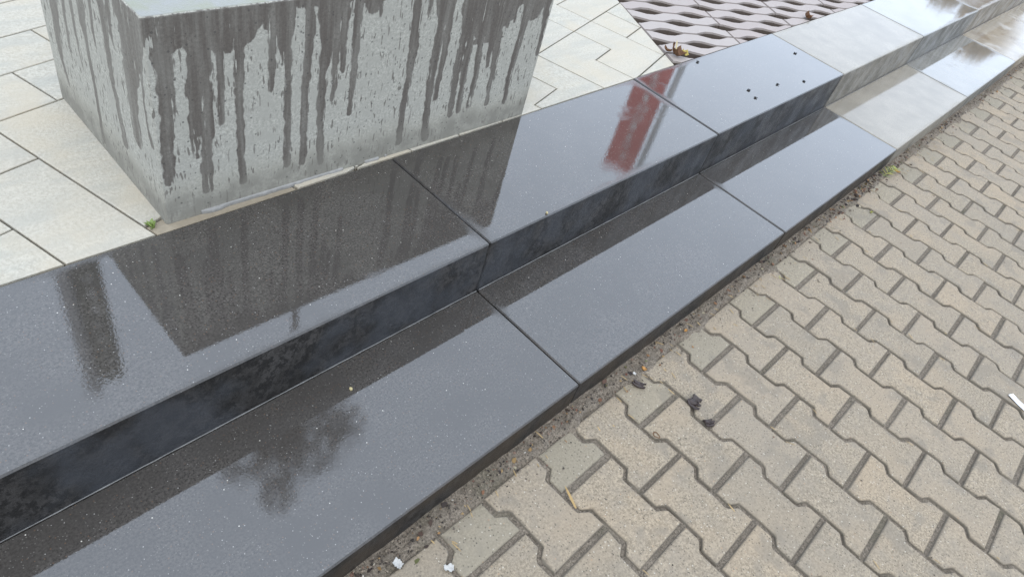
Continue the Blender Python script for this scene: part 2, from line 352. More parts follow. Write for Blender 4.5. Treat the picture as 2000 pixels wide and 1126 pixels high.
# ------------------------------------------------------------------ concrete block with rain streaks
BH = .4115
A_ = Vector((-.427, .8375)); B_ = Vector((.567, .8195)); L_ = Vector((-.435, 1.319))
ex = (B_-A_).normalized(); BL = (B_-A_).length; BD = (L_-A_).length
ANG = math.atan2(ex.y, ex.x)
def wet_field(s, z, drips, seed):
    d = np.full(s.shape, -1.)
    for dr in drips:
        p = list(dr)
        if p[0][1] > .32: p = [(p[0][0], .43, p[0][2]*1.1)] + p
        a = np.array(p)[::-1]
        zz = np.clip(z, a[0, 1], a[-1, 1])
        c = np.interp(zz, a[:, 1], a[:, 0]) + .0035*(vnoise(z*0+seed, z, .018, seed)-.5)
        h = np.interp(zz, a[:, 1], a[:, 2])*(1+.35*(vnoise(z*0+seed*3.1, z, .011, seed+5)-.5))
        d = np.maximum(d, h-np.hypot(s-c, np.minimum(z-a[0, 1], 0)))
        seed += 1
    return d
def concrete_block():
    r = .004; per = []   # perimeter points: (x, y, nx, ny, face, s)
    def side(p, q, n, face, L, flip=False):
        for i in range(n+1):
            t = r/L+(1-2*r/L)*i/n; per.append((p[0]+(q[0]-p[0])*t, p[1]+(q[1]-p[1])*t, face, t*L))
    L = BL; D = BD
    def corner(cx, cy, a0):
        for a in (22, 45, 68): per.append((cx+r*math.cos(R(a0+a)), cy+r*math.sin(R(a0+a)), None, 0))
    side((0, 0), (L, 0), 400, 'F', L); corner(L-r, r, -90)
    side((L, 0), (L, D), 10, 'R', D); corner(L-r, D-r, 0)
    side((L, D), (0, D), 10, 'B', L); corner(r, D-r, 90)
    side((0, D), (0, 0), 190, 'L', D); corner(r, r, 180)
    P = len(per); px = np.array([p[0] for p in per]); py = np.array([p[1] for p in per])
    zs = np.linspace(-.02, BH-r, 170)
    V = []; wet = []
    sF = np.array([p[3] if p[2] == 'F' else (BD-p[3] if p[2] == 'L' else 0) for p in per])
    isF = np.array([p[2] == 'F' for p in per]); isL = np.array([p[2] == 'L' for p in per])
    cidx = P-2
    for z in zs:
        za = np.full(P, z); d = np.full(P, -.004)
        band = .010+.018*vnoise(sF, sF*0, .05, 11)
        dF = np.maximum(wet_field(sF, za, FRONT_DRIPS, 21), za-(BH-band)); dL = np.maximum(wet_field(sF, za, LEFT_DRIPS, 61), za-(BH-band*.4))
        d[isF] = dF[isF]; d[isL] = dL[isL]
        other = ~(isF | isL); d[other] = (za-(BH-.05))[other]
        V.append(np.stack([px, py, za], 1)); wet.append(np.clip(d/.02+.5, 0, 1))
    cx, cy = L/2, D/2
    for a in (30, 60, 90):
        ins = r*(1-math.cos(R(a))); zz = BH-r+r*math.sin(R(a))
        V.append(np.stack([cx+(px-cx)*(1-ins/(L/2)), cy+(py-cy)*(1-ins/(D/2)), np.full(P, zz)], 1)); wet.append(np.full(P, .5))
    V = np.concatenate(V); wet = np.concatenate(wet); nr = len(V)//P
    i = np.arange(P); faces = []
    quads = []
    for k in range(nr-1):
        a = k*P+i; b2 = k*P+(i+1) % P; quads.append(np.stack([a, b2, b2+P, a+P], 1))
    quads = np.concatenate(quads)
    faces = [tuple(q) for q in quads.tolist()] + [tuple(range((nr-1)*P, nr*P))]
    # lay into place; left side leans out a hair with the photo's corner
    return V, faces, wet
Vb, Fb, wetb = concrete_block()
blk = thing('concrete_block', 'large grey concrete block streaked by dark rain runs behind the upper step', 'concrete block', (A_.x, A_.y, Z2-.001))
blk.rotation_euler.z = ANG
body = mesh_obj('block_body', Vb, Fb, M_conc, blk)
at_ = body.data.attributes.new('wet', 'FLOAT', 'POINT'); at_.data.foreach_set('value', wetb.astype(np.float32))
# torn pale sealant along the block's foot
M_seal = simple('torn_sealant', (.28, .27, .25), .55, .3, 120)
bm = bmesh.new(); prev = None
for i in range(190):
    x = .03+i*.0026
    t = max(0, vnoise(np.array([x]), np.array([0.]), .05, 91)[0]-.30)*1.5
    if .13 < x < .22: t += .25
    if .40 < x < .46: t = 0
    if .46 < x < .50: t = max(t, .6)
    wv = .0008+.0045*min(t, 1)*(.55+.9*vnoise(np.array([x]), np.array([3.]), .012, 92)[0])
    cur = [bm.verts.new(p) for p in ((x, .001, .006), (x, -wv*.5, .0055), (x, -wv, .0022), (x, -wv*.9, -.004))]
    if prev and t > .10:
        for a in range(3): bm.faces.new((prev[a], cur[a], cur[a+1], prev[a+1]))
    prev = cur
bm_obj('sealant_bead', bm, M_seal, blk, (0, 0, 0), True)

# ------------------------------------------------------------------ plaza: tiles, grid pavers, bed
TH = R(15); ct, sn = math.cos(TH), math.sin(TH)
U = [-.382-.149*k for k in range(10, 0, -1)] + [-.382, -.228, -.078, .065, .219, .374, .528, .683, .837, .983, 1.125, 1.28, 1.41, 1.557, 1.70] + [1.70+.147*k for k in range(1, 8)]
V = [-.39, -.24, -.0925, .055, .2025, .35, .4975, .647, .795, .94, 1.08, 1.227, 1.374, 1.519, 1.658, 1.80] + [1.80+.146*k for k in range(1, 9)]
oi, oj = 4, 2     # index offsets so that the hand-read cells below keep their numbers
exp = [[(16, 5), (17, 5), (16, 4)], [(18, 5), (18, 4), (17, 4)], [(19, 5)], [(19, 4), (20, 4)], [(20, 5), (21, 5)], [(15, 5), (15, 4), (14, 4)], [(14, 5), (13, 5), (13, 4)],
       [(19, 6), (20, 6), (21, 6)], [(18, 6), (18, 7), (19, 7)], [(17, 6), (16, 6), (17, 7)], [(17, 3), (18, 3), (19, 3), (20, 3)],
       [(7, 7), (7, 8), (7, 9), (8, 7), (8, 8), (8, 9)], [(7, 6), (8, 6)], [(6, 8), (6, 7), (6, 6), (6, 5)], [(6, 9), (5, 9)], [(5, 7), (5, 6), (4, 7), (4, 6)], [(5, 8), (4, 8)],
       [(7, 10), (6, 10)], [(8, 10), (9, 10)], [(6, 11), (7, 11), (8, 11)], [(9, 11), (10, 11)], [(7, 12), (8, 12), (9, 12)], [(5, 12), (6, 12)]]
exp = [[(i+oi, j+oj) for i, j in t] for t in exp]
used = {c for t in exp for c in t}
rt = random.Random(5); tiles = list(exp)
for j in range(len(V)-1):
    for i in range(len(U)-1):
        if (i, j) in used: continue
        wdt, hgt = rt.choice([(2, 1), (2, 2), (3, 1), (1, 2), (2, 1), (1, 1)])
        cells = [(i+a, j+b) for a in range(wdt) for b in range(hgt)]
        if any(c in used or c[0] >= len(U)-1 or c[1] >= len(V)-1 for c in cells): cells = [(i, j)]
        used.update(cells); tiles.append(cells)
def outline(cells):
    E = {}
    for i, j in cells:
        q = [(i, j), (i+1, j), (i+1, j+1), (i, j+1)]
        for a in range(4):
            e = (q[a], q[(a+1) % 4])
            if (e[1], e[0]) in E: del E[(e[1], e[0])]
            else: E[e] = 1
    nxt = {a: b for a, b in E}; s = min(nxt); loop = [s]; c = nxt[s]
    while c != s: loop.append(c); c = nxt[c]
    n = len(loop); keep = []
    for k in range(n):
        a, b, c = loop[k-1], loop[k], loop[(k+1) % n]
        if (b[0]-a[0])*(c[1]-b[1])-(b[1]-a[1])*(c[0]-b[0]) != 0: keep.append(b)
    return [(U[i], V[j]) for i, j in keep]
def offset(poly, g):
    n = len(poly); out = []
    for k in range(n):
        a, b, c = Vector(poly[k-1]), Vector(poly[k]), Vector(poly[(k+1) % n])
        d1 = (b-a).normalized(); d2 = (c-b).normalized(); n1 = Vector((-d1.y, d1.x)); n2 = Vector((-d2.y, d2.x))
        m = (n1+n2)/(1+n1.dot(n2)); out.append(b+m*g)
    return out
def prism(bm, rings):
    vs = [[bm.verts.new((p[0], p[1], z)) for p in ring] for ring, z in rings]
    n = len(vs[0])
    for a, b in zip(vs, vs[1:]):
        for k in range(n): bm.faces.new((a[k], a[(k+1) % n], b[(k+1) % n], b[k]))
    bm.faces.new(vs[-1]); bm.faces.new(list(reversed(vs[0])))
def clip(bm, co, no):
    g = bm.verts[:]+bm.edges[:]+bm.faces[:]
    r = bmesh.ops.bisect_plane(bm, geom=g, plane_co=co, plane_no=no, clear_outer=True)
    be = [e for e in bm.edges if e.is_boundary]
    if be: bmesh.ops.holes_fill(bm, edges=be, sides=0)
G0, G1 = Vector((1.35, .815, 0)), Vector((1.572, 1.247, 0)); gd = (G1-G0).normalized(); gn = Vector((gd.y, -gd.x, 0))   # gn points towards the grid pavers
plaza = struct(mesh_obj('plaza', [(-60, YH+.002, .165), (60, YH+.002, .165), (60, 120, .165), (-60, 120, .165)], [(0, 1, 2, 3)], simple('sandy_plaza_bed', (.09, .085, .075), .95, .5, 200)))
for cells in tiles:
    poly = outline(cells); g = .0016+.0012*rt.random()
    wp = lambda ps: [(p[0]*ct-p[1]*sn, p[0]*sn+p[1]*ct) for p in ps]
    a = wp(offset(poly, g)); b = wp(offset(poly, g+.0014))
    if max(p[1] for p in a) < YH+.01 or min((Vector((*p, 0))-G0).dot(gn) for p in a) > -.004: continue
    bm = bmesh.new(); prism(bm, [(a, -.05), (a, -.0014), (b, 0)])
    clip(bm, (0, YH+.0022+.001*rt.random(), 0), (0, -1, 0)); clip(bm, G0, gn)
    if len(bm.faces) < 4: bm.free(); continue
    ce = sum((v.co for v in bm.verts), Vector())/len(bm.verts); ce.z = 0
    bmesh.ops.translate(bm, verts=bm.verts, vec=-ce)
    tan = cells == exp[12]
    o = bm_obj('tile', bm, M_tile_tan if tan else M_tile, plaza, (ce.x, ce.y, Z2-.0012-(.004 if tan else .0008*rt.random())))
# far plaza beyond the single tiles
fp = []
for (x0, x1, y0, y1) in ((-60, -1.75, YH+.01, 120), (4.6, 60, YH+.01, 120), (-1.75, 4.6, 2.35, 120)): fp.append((x0, x1, y0, y1))
vv = []; ff = []
for k, (x0, x1, y0, y1) in enumerate(fp):
    vv += [(x0, y0, .2205), (x1, y0, .2205), (x1, y1, .2205), (x0, y1, .2205)]; ff.append(tuple(range(4*k, 4*k+4)))
struct(mesh_obj('far_plaza', vv, ff, M_tile))

# rosy grid pavers with lens-shaped openings
ge = Vector((.901, -.434)).normalized(); gnn = Vector((-ge.y, ge.x)); OA = Vector((1.838, 1.063))
PE, PR, ST = .2125, .085, .107
def hw(s):
    s = abs((s+PE/2) % PE-PE/2)
    return float(np.interp(s, [0, .018, .074, .107], [.0245, .0245, .0016, .0013]))
def grid_block(bi, bj):
    bm = bmesh.new(); s0 = PE/2+bi*2*PE+.0016; s1 = s0+2*PE-.0032
    S_ = sorted({s0, s1} | {round(k*PE/2+o_, 5) for k in range(-80, 80) for o_ in (-.074, -.018, 0, .018, .074) if s0 < k*PE/2+o_ < s1})
    for r in range(bj*5, bj*5+5):
        lo = [r*PR+hw(s-r*ST) for s in S_]; up = [(r+1)*PR-hw(s-(r+1)*ST) for s in S_]
        def ring(ch):
            e0 = [s0+ch]+S_[1:-1]+[s1-ch]
            q = [(s, y+ch) for s, y in zip(e0, lo)]+[(s, y-ch) for s, y in reversed(list(zip(e0, up)))]
            return [(OA.x+ge.x*s+gnn.x*y, OA.y+ge.y*s+gnn.y*y) for s, y in q]
        prism(bm, [(ring(0), -.08), (ring(0), -.006), (ring(.0045), 0)])
    return bm
for bi in range(-3, 9):
    for bj in range(-4, 5):
        bm = grid_block(bi, bj)
        ys = [v.co.y for v in bm.verts]; dd = [(v.co-G0).dot(gn) for v in bm.verts]
        xm = sum(v.co.x for v in bm.verts)/len(bm.verts)
        if max(ys) < YH+.02 or max(dd) < .02 or xm > 5.2 or min(ys) > 2.6: bm.free(); continue
        if min(ys) < YH+.006: clip(bm, (0, YH+.005, 0), (0, -1, 0))
        if min(dd) < .004: clip(bm, G0+gn*.004, -gn)
        if len(bm.faces) < 6: bm.free(); continue
        ce = sum((v.co for v in bm.verts), Vector())/len(bm.verts); ce.z = 0
        bmesh.ops.translate(bm, verts=bm.verts, vec=-ce)
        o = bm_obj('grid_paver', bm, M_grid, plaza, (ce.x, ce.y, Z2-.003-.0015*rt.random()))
# gravel in the openings
def chips(n, gen, name, material, parent=None, flat=.7):
    Vv = []; Ff = []
    base = np.array([(1, 0, 0), (-1, 0, 0), (0, 1, 0), (0, -1, 0), (0, 0, 1), (0, 0, -1)], float)
    fc = [(0, 2, 4), (2, 1, 4), (1, 3, 4), (3, 0, 4), (2, 0, 5), (1, 2, 5), (3, 1, 5), (0, 3, 5)]
    for k in range(n):
        x, y, z, s = gen(); a = random.random()*6.28; ca, sa = math.cos(a), math.sin(a)
        q = base*(s*RNG.uniform(.6, 1.3, (6, 1)))*np.array([1, RNG.uniform(.5, 1), flat*RNG.uniform(.5, 1.1)])
        tl = RNG.normal(0, .35); q = np.stack([q[:, 0], q[:, 1]*math.cos(tl)-q[:, 2]*math.sin(tl), q[:, 1]*math.sin(tl)+q[:, 2]*math.cos(tl)], 1)
        q = np.stack([q[:, 0]*ca-q[:, 1]*sa+x, q[:, 0]*sa+q[:, 1]*ca+y, q[:, 2]+z], 1)
        b = len(Vv); Vv += q.tolist(); Ff += [(f[0]+b, f[1]+b, f[2]+b) for f in fc]
    return stuff(mesh_obj(name, Vv, Ff, material, parent))
def ggen():
    while True:
        x = random.uniform(1.38, 3.4); y = random.uniform(YH+.01, 1.75)
        if (Vector((x, y, 0))-G0).dot(gn) > 0: return x, y, Z2-.042+random.uniform(-.004, .008), random.uniform(.0025, .0075)
gv = chips(15000, ggen, 'gravel', M_gravel, None)
gv['label'] = 'dark and white gravel chips in the openings of the rosy grid pavers'; gv['category'] = 'gravel'
struct(mesh_obj('gravel_bed', [(1.37, YH+.004, Z2-.046), (5.6, YH+.004, Z2-.046), (5.6, 3.6, Z2-.046), (2.78, 3.6, Z2-.046)], [(0, 1, 2, 3)], simple('gravel_bed_soil', (.05, .048, .045), .9, .6, 160)))

# ------------------------------------------------------------------ bone-shaped pavers
Q, LP = .1353, .1998; PANG = .0046
gp, ge_ = .0066, .0090
def bone_side(ys):
    return [float(np.interp(abs(y), [0, .042, .0455, .0585, .062, .1], [.0566, .0566, .0578, .0775, .0787, .0787]))-gp/2 for y in ys]
yb = [-LP/2+ge_/2, -.064, -.0605, -.0575, -.0465, -.0435, -.040, .0, .040, .0435, .0465, .0575, .0605, .064, LP/2-ge_/2]
def paver_bm(half, seed):
    rr = random.Random(seed); bm = bmesh.new()
    ys = ([y for y in yb if y < -.02]+[-.004]) if half else yb
    n = len(ys); jit = [(rr.uniform(-.0007, .0007), rr.uniform(-.0007, .0007)) for _ in range(2*n)]
    chip = [rr.random() < .10 for _ in range(2*n)]
    def ring(dd):
        w_ = [w-dd for w in bone_side(ys)]; yy = list(ys); yy[0] += dd; yy[-1] -= dd
        q = list(zip(w_, yy))+[(-w, y) for w, y in reversed(list(zip(w_, yy)))]
        return [(x*(1-(.035 if c and dd > .001 else 0))+a, y*(1-(.015 if c and dd > .001 else 0))+b) for (x, y), (a, b), c in zip(q, jit, chip)]
    prism(bm, [(ring(0), -.055), (ring(0), -.0075), (ring(.0016), -.0028), (ring(.004), -.0006), (ring(.0072), 0)])
    return bm
walk = struct(bpy.data.objects.new('pavement', None)); link(walk); walk.rotation_euler.z = PANG
walk['label'] = 'pavement of beige bone-shaped concrete pavers in front of the steps'
base_full = [None]*9; base_half = [None]*5
cells = []
for r in range(-10, 60):
    for n in range(0, 14):
        if r % 2 == 0:
            if n == 0: cells.append((r, 0.1-.0, True))
            cells.append((r, -LP/2-LP*n, False))
        else: cells.append((r, -LP*n, False))
def in_view(x, y):
    d = Vector((x*math.cos(PANG)-y*math.sin(PANG), x*math.sin(PANG)+y*math.cos(PANG), 0))-CAM
    z = d.dot(fwd)
    if z < .1: return False, z
    u = d.dot(cr)/z*1363.6; v = d.dot(cd)/z*1363.6
    return abs(u) < 1130 and abs(v) < 690, z
near = []; rest = []
for c in cells:
    ok, z = in_view(c[0]*Q, c[1]); (near if ok else rest).append((z, c))
near.sort(key=lambda t: t[0]); rest += near[300:]; near = near[:300]
rp = random.Random(11)
def place(c):
    r, y, half = c
    return (r*Q+.0035+rp.uniform(-.0012, .0012), (y if not half else 0.1)+rp.uniform(-.0012, .0012), rp.uniform(-.0012, .0010) - (.002 if half else 0))
for z, c in near:
    half = c[2]; lst = base_half if half else base_full; k = rp.randrange(len(lst))
    if lst[k] is None:
        o = bm_obj('half_paver' if half else 'paver', paver_bm(half, 100+k+50*half), M_half if half else M_paver, walk); lst[k] = o
    else: o = lst[k].copy(); link(o, walk)
    o.location = place(c); o.rotation_euler = (rp.uniform(-.008, .008), rp.uniform(-.008, .008), rp.uniform(-.006, .006)+(0 if rp.random() < .5 or half else math.pi))
# the rest, joined
fv = []; ff_ = []; protos = []
for h_ in (False, True):
    src = paver_bm(h_, 1+h_); src.verts.index_update(); protos.append((np.array([v.co[:] for v in src.verts]), [[v.index for v in f.verts] for f in src.faces])); src.free()
nv = 0
for z, c in rest:
    pv, pf = protos[int(c[2])]; fv.append(pv+np.array(place(c))); ff_ += [[i_+nv for i_ in f] for f in pf]; nv += len(pv)
stuff(mesh_obj('far_pavers', np.concatenate(fv).tolist(), ff_, M_paver, walk))

# soil in the joints and along the step
nx, ny = 840, 150
gx = np.linspace(-1.3, 6.2, nx); gy = np.concatenate([np.linspace(-1.6, -.0, 70, endpoint=False), np.linspace(0, YF+.002, 80)])
GX, GY = np.meshgrid(gx, gy, indexing='ij')
hz = -.0076+.0035*(vnoise(GX, GY, .02, 3)-.5)+.003*(vnoise(GX, GY, .007, 4)-.5)
edge = .092+.030*(vnoise(GX, GY*0, .06, 8)-.5)+.03*(vnoise(GX, GY, .025, 9)-.5)
t = np.clip((GY-edge)/.02, 0, 1); t = t*t*(3-2*t)
hz = hz+t*(.0092+.007*(vnoise(GX, GY, .04, 12)-.3)+.004*(vnoise(GX, GY, .009, 13)-.5))
ii, jj = np.meshgrid(np.arange(nx-1), np.arange(ny-1), indexing='ij'); a = (ii*ny+jj).ravel()
so = mesh_obj('joint_soil', np.stack([GX.ravel(), GY.ravel(), hz.ravel()], 1), np.stack([a, a+ny, a+ny+1, a+1], 1).tolist(), M_dirt, None, smooth=True)
stuff(so); so['label'] = 'dark gritty soil in the paver joints and along the lower step'; so['category'] = 'soil'
def soil_z(x, y):
    i = int(np.clip(np.searchsorted(gx, x), 0, nx-1)); j = int(np.clip(np.searchsorted(gy, y), 0, ny-1)); return float(hz[i, j])
def cgen():
    x = -.8+7*random.random()**1.6; y = YF-.004-abs(random.gauss(0, .026))
    return x, y, max(soil_z(x, y), 0 if y < .085 else -1)+.0006, random.choice((.0008, .0012, .0016, .0024, .0032)) if random.random() < .97 else .0045
ch = chips(5200, cgen, 'soil_crumbs', M_crumb); ch['label'] = 'grit and crumbs strewn along the foot of the lower step'; ch['category'] = 'grit'
def jgen():
    x = random.uniform(-.6, 3.2); y = random.uniform(-1.0, .1)
    return x, y, max(soil_z(x, y), -.004)+random.choice((.004, .0045)), random.choice((.0006, .0009, .0013, .0018)) if random.random() < .95 else random.uniform(.0022, .0034)
ch = chips(1500, jgen, 'grit', M_crumb); ch['label'] = 'tiny dark grit grains scattered over the beige pavers'; ch['category'] = 'grit'

# ------------------------------------------------------------------ small litter, leaves and weeds
def flake(name, material, w_, l_, th, seed, curl=.2, rough=.25, loc=(0, 0, 0), rot=(0, 0, 0), parent=None, nx_=7, ny_=8, taper=.3):
    rr = np.random.default_rng(seed); u = np.linspace(-1, 1, nx_); v = np.linspace(-1, 1, ny_); top = []
    for j, b in enumerate(v):
        k = (1-taper*abs(b)**2)*(1+rough*rr.uniform(-1, 1)); sh = rough*.3*rr.uniform(-1, 1)
        for a in u:
            top.append((w_/2*(a*k+sh), l_/2*(b*(1+rough*.5*rr.uniform(-1, 1)*abs(a))), curl*w_*(a*a)+rough*w_*.12*rr.uniform(-1, 1)+curl*.5*l_*b*b))
    n = len(top); vs = top+[(x*.97, y*.97, z-th) for x, y, z in top]; fs = []
    id_ = lambda i, j: j*nx_+i
    for j in range(ny_-1):
        for i in range(nx_-1):
            fs.append((id_(i, j), id_(i+1, j), id_(i+1, j+1), id_(i, j+1))); fs.append((n+id_(i, j), n+id_(i, j+1), n+id_(i+1, j+1), n+id_(i+1, j)))
    bd = [id_(i, 0) for i in range(nx_)]+[id_(nx_-1, j) for j in range(1, ny_)]+[id_(i, ny_-1) for i in range(nx_-2, -1, -1)]+[id_(0, j) for j in range(ny_-2, 0, -1)]
    for k in range(len(bd)): a, b = bd[k], bd[(k+1) % len(bd)]; fs.append((b, a, n+a, n+b))
    zmin = min(p[2] for p in vs); vs = [(x, y, z-zmin) for x, y, z in vs]
    o = mesh_obj(name, vs, fs, material, parent, loc, False); o.rotation_euler = rot; return o
def blade(bm, p, d, L, w_, bend=.4, n=6, twist=0.):
    d = Vector(d).normalized(); side = d.cross(Vector((0, 0, 1)));
    if side.length < .1: side = Vector((math.cos(twist), math.sin(twist), 0))
    side.normalize(); up = side.cross(d).normalized(); prev = None
    for i in range(n+1):
        t = i/n; q = Vector(p)+d*L*t+Vector((0, 0, -1))*bend*L*t*t*.6; ww = w_*(.6+.8*t)*(1-t**3)+.0001
        cur = [bm.verts.new(q-side*ww/2), bm.verts.new(q+up*ww*.18), bm.verts.new(q+side*ww/2), bm.verts.new(q-up*ww*.12)]
        if prev:
            for a in range(4): bm.faces.new((prev[a], prev[(a+1) % 4], cur[(a+1) % 4], cur[a]))
        else: bm.faces.new(list(reversed(cur)))
        prev = cur
    bm.faces.new(prev)
M_bark = simple('wet_dark_bark', (.034, .020, .016), .5, .85, 170)
M_straw = simple('dry_straw', (.42, .28, .11), .7, .35, 200)
M_orange = simple('orange_husk', (.48, .24, .06), .6, .4, 200)
M_white = simple('white_scrap', (.95, .96, .97), .5, .1, 90)
M_foil = simple('grey_white_foil', (.50, .49, .46), .6, .35, 160)
M_green = simple('weed_green', (.17, .24, .05), .55, .4, 160)
M_yell = simple('yellowing_weed', (.36, .36, .07), .6, .35, 160)
M_brown = simple('dead_leaf_brown', (.16, .075, .03), .7, .6, 130)
M_yleaf = simple('yellow_leaf', (.46, .36, .08), .6, .5, 150)
M_dk = simple('dark_crumb', (.012, .011, .011), .5, .5, 300)
M_peb = simple('ochre_pebble', (.50, .42, .22), .7, .3, 200)
def bark(loc, rz, W, L, n, seed, label):
    rr = random.Random(seed); t_ = thing('bark_flake', label, 'bark flake', loc, 'dark bark flakes'); t_.rotation_euler.z = rz
    for k in range(n):
        w_ = W/n*rr.uniform(1.0, 1.5); l_ = L*rr.uniform(.6, 1.05); h = rr.uniform(.0025, .006); bm = bmesh.new(); prev = None
        for q in range(7):
            t = q/6; y = (t-.5)*l_; ww = w_*(1-.35*abs(2*t-1)**2)*rr.uniform(.8, 1.15); z0 = .0006+.004*(2*t-1)**2*rr.uniform(.5, 1.2); sh = rr.uniform(-.1, .1)*w_
            cur = [bm.verts.new(p) for p in ((sh-ww/2, y, z0), (sh+ww/2, y, z0), (sh+ww*.42, y, z0+h*rr.uniform(.7, 1)), (sh+ww*.05, y, z0+h*rr.uniform(.9, 1.4)), (sh-ww*.44, y, z0+h*rr.uniform(.6, 1)))]
            if prev:
                for a in range(5): bm.faces.new((prev[a], prev[(a+1) % 5], cur[(a+1) % 5], cur[a]))
            else: bm.faces.new(list(reversed(cur)))
            prev = cur
        bm.faces.new(prev)
        o = bm_obj('splinter', bm, M_bark, t_, ((k+.5)/n*W-W/2, rr.uniform(-.1, .1)*L, 0)); o.rotation_euler = (rr.uniform(-.1, .1), rr.uniform(-.35, .35), rr.uniform(-.2, .2))
bark((.286, .076, .001), .35, .018, .034, 3, 1, 'dark wet bark flake on the grey half paver beside the orange husk')
bark((.363, -.038, .001), .15, .036, .032, 5, 2, 'largest dark bark flake, split in strips, on a beige paver')
bark((.339, -.094, .000), .9, .020, .026, 3, 3, 'dark knobbly bark flake lying across a paver joint')
# small brown loop (a dropped bud scale)
bm = bmesh.new(); N = 14; prev = first = None
for k in range(N):
    a = k/N*2*math.pi; c = Vector((.0055*math.cos(a), .0085*math.sin(a), .0022+.0012*math.sin(2*a)))
    out = Vector((math.cos(a), math.sin(a), 0)); cur = [bm.verts.new(c+out*.0012*math.cos(b)+Vector((0, 0, .0012*math.sin(b)))) for b in (0, 1.57, 3.14, 4.71)]
    if prev:
        for q in range(4): bm.faces.new((prev[q], prev[(q+1) % 4], cur[(q+1) % 4], cur[q]))
    else: first = cur
    prev = cur
for q in range(4): bm.faces.new((prev[q], prev[(q+1) % 4], first[(q+1) % 4], first[q]))
tag(bm_obj('husk_ring', bm, M_brown, None, (.207, -.036, -.001), True), 'small brown ring-shaped husk beside a wavy paver joint', 'husk')
tag(flake('orange_husk', M_orange, .010, .013, .002, 6, .3, .2, (.330, .097, .006), (.2, .1, .4), taper=.8), 'small orange seed husk in the soil beside the lower step', 'husk')
tag(flake('orange_husk', M_orange, .008, .012, .002, 7, .3, .2, (.535, .108, .006), (.2, -.1, 1.4), taper=.8), 'tiny orange husk lying against the foot of the dark lower step', 'husk')
tag(flake('orange_husk', M_orange, .012, .026, .002, 8, .3, .25, (2.09, .092, .006), (.2, -.1, .2), taper=.8), 'pale orange husk next to the green weed tuft', 'husk')
bm = bmesh.new(); pA = Vector((-.060, .010, .004)); pB = Vector((-.080, -.036, .006)); blade(bm, pB, pA-pB, (pA-pB).length*1.05, .0065, .02)
tag(bm_obj('straw_blade', bm, M_straw), 'dry tan straw blade across the paver joint near the grey half paver', 'straw')
tag(flake('white_scrap', M_white, .024, .07, .0015, 12, .05, .06, (1.186, -.632, .001), (0, .1, -.35), taper=.05), 'white strip of plastic on the pavers at the right', 'litter')
tag(flake('foil_scrap', M_foil, .013, .017, .001, 13, .2, .35, (-.418, .097, .004), (.2, .1, .3)), 'crumpled whitish scrap in the soil at the foot of the lower step', 'litter')
tag(flake('foil_scrap', M_foil, .012, .018, .001, 14, .2, .35, (-.352, .036, .001), (.1, -.2, .9)), 'crumpled pale scrap in the joint beside a half paver', 'litter')
tag(flake('foil_scrap', M_foil, .007, .008, .001, 15, .2, .3, (.300, .062+.04, .006), (.1, -.2, .2)), 'tiny white scrap next to the dark bark flake', 'litter')
tag(flake('ochre_pebble', M_peb, .006, .007, .003, 16, -.25, .1, (-.301, .402, Z1), taper=.6), 'tiny ochre pebble on the dark lower step', 'pebble')
tag(flake('ochre_pebble', M_peb, .005, .006, .003, 17, -.25, .1, (.298, .476, Z2), taper=.6), 'tiny ochre pebble on the edge of the dark upper step', 'pebble')
for k, (x, y, lb) in enumerate([(1.492, .582, 'dark leaf crumb, rear one of the close pair on the bluish upper slab'), (1.467, .54, 'dark leaf crumb, front one of the close pair on the bluish upper slab'),
        (1.665, .555, 'dark leaf crumb just right of the close pair on the bluish upper slab'), (1.819, .518, 'dark leaf crumb close to the front edge of the bluish upper slab'),
        (2.031, .665, 'dark leaf crumb beside the joint with the pale upper slab'), (1.47, .793, 'dark leaf crumb at the rear edge of the upper slab by the dead leaf')]):
    tag(flake('leaf_crumb', M_dk, .0105, .010, .0015, 30+k, .15, .5, (x, y, Z2+.0004), (0, 0, k*1.3)), lb, 'leaf crumb', 'dark crumbs on the upper step')
def tuft(name, mat_, loc, n, L, w_, seed, label, lean=(0, 0, 1), spread=.7):
    rr = random.Random(seed); t_ = thing(name, label, 'weed', loc)
    for k in range(n):
        bm = bmesh.new(); a = rr.random()*6.28; d = Vector(lean)+Vector((math.cos(a), math.sin(a), 0))*spread*rr.random()
        blade(bm, (rr.uniform(-.004, .004), rr.uniform(-.004, .004), -.002), d, L*rr.uniform(.5, 1), w_*rr.uniform(.7, 1.2), rr.uniform(.2, .8), 5, a)
        bm_obj('leaf', bm, mat_, t_)
    return t_
tf = thing('weed_tuft', 'yellow-green feathery weed tuft growing against the foot of the lower step', 'weed', (2.02, .118, .002))
rr = random.Random(4)
for k in range(11):
    bm = bmesh.new(); t = k/10; p = Vector((.085*t-.02, -.008-.016*t, .004+.02*math.sin(t*2.6)))
    for s in (-1, 1): blade(bm, p, (0.5+.4*rr.random(), s*.9, .35*rr.random()+.1), .030*(1.15-.5*t)*rr.uniform(.8, 1.2), .0045, .3, 5)
    bm_obj('leaf', bm, M_yell if k % 3 else M_green, tf)
bm = bmesh.new(); blade(bm, (-.025, -.006, 0), (1, -.2, .3), .11, .003, .5); bm_obj('stem', bm, M_yell, tf)
tuft('weed_sprout', M_green, (-.452, .8435, Z2-.004), 11, .024, .0055, 41, 'tiny bright green sprout at the corner of the concrete block', (0, -.1, .8), 1.1)
tuft('weed_sprout', M_yell, (1.69, .035, -.004), 8, .020, .004, 42, 'small yellowish sprout in a joint below the weed tuft', (0, 0, .8), 1.2)
tuft('weed_sprout', M_green, (1.43, .075, -.002), 9, .016, .004, 43, 'small mossy sprout at the edge of a grey half paver', (0, 0, .5), 1.4)
tuft('weed_sprout', M_yell, (1.0, .06, -.002), 5, .018, .003, 44, 'thin straw-coloured sprout in the joint beside a half paver', (.5, 0, .4), 1.2)
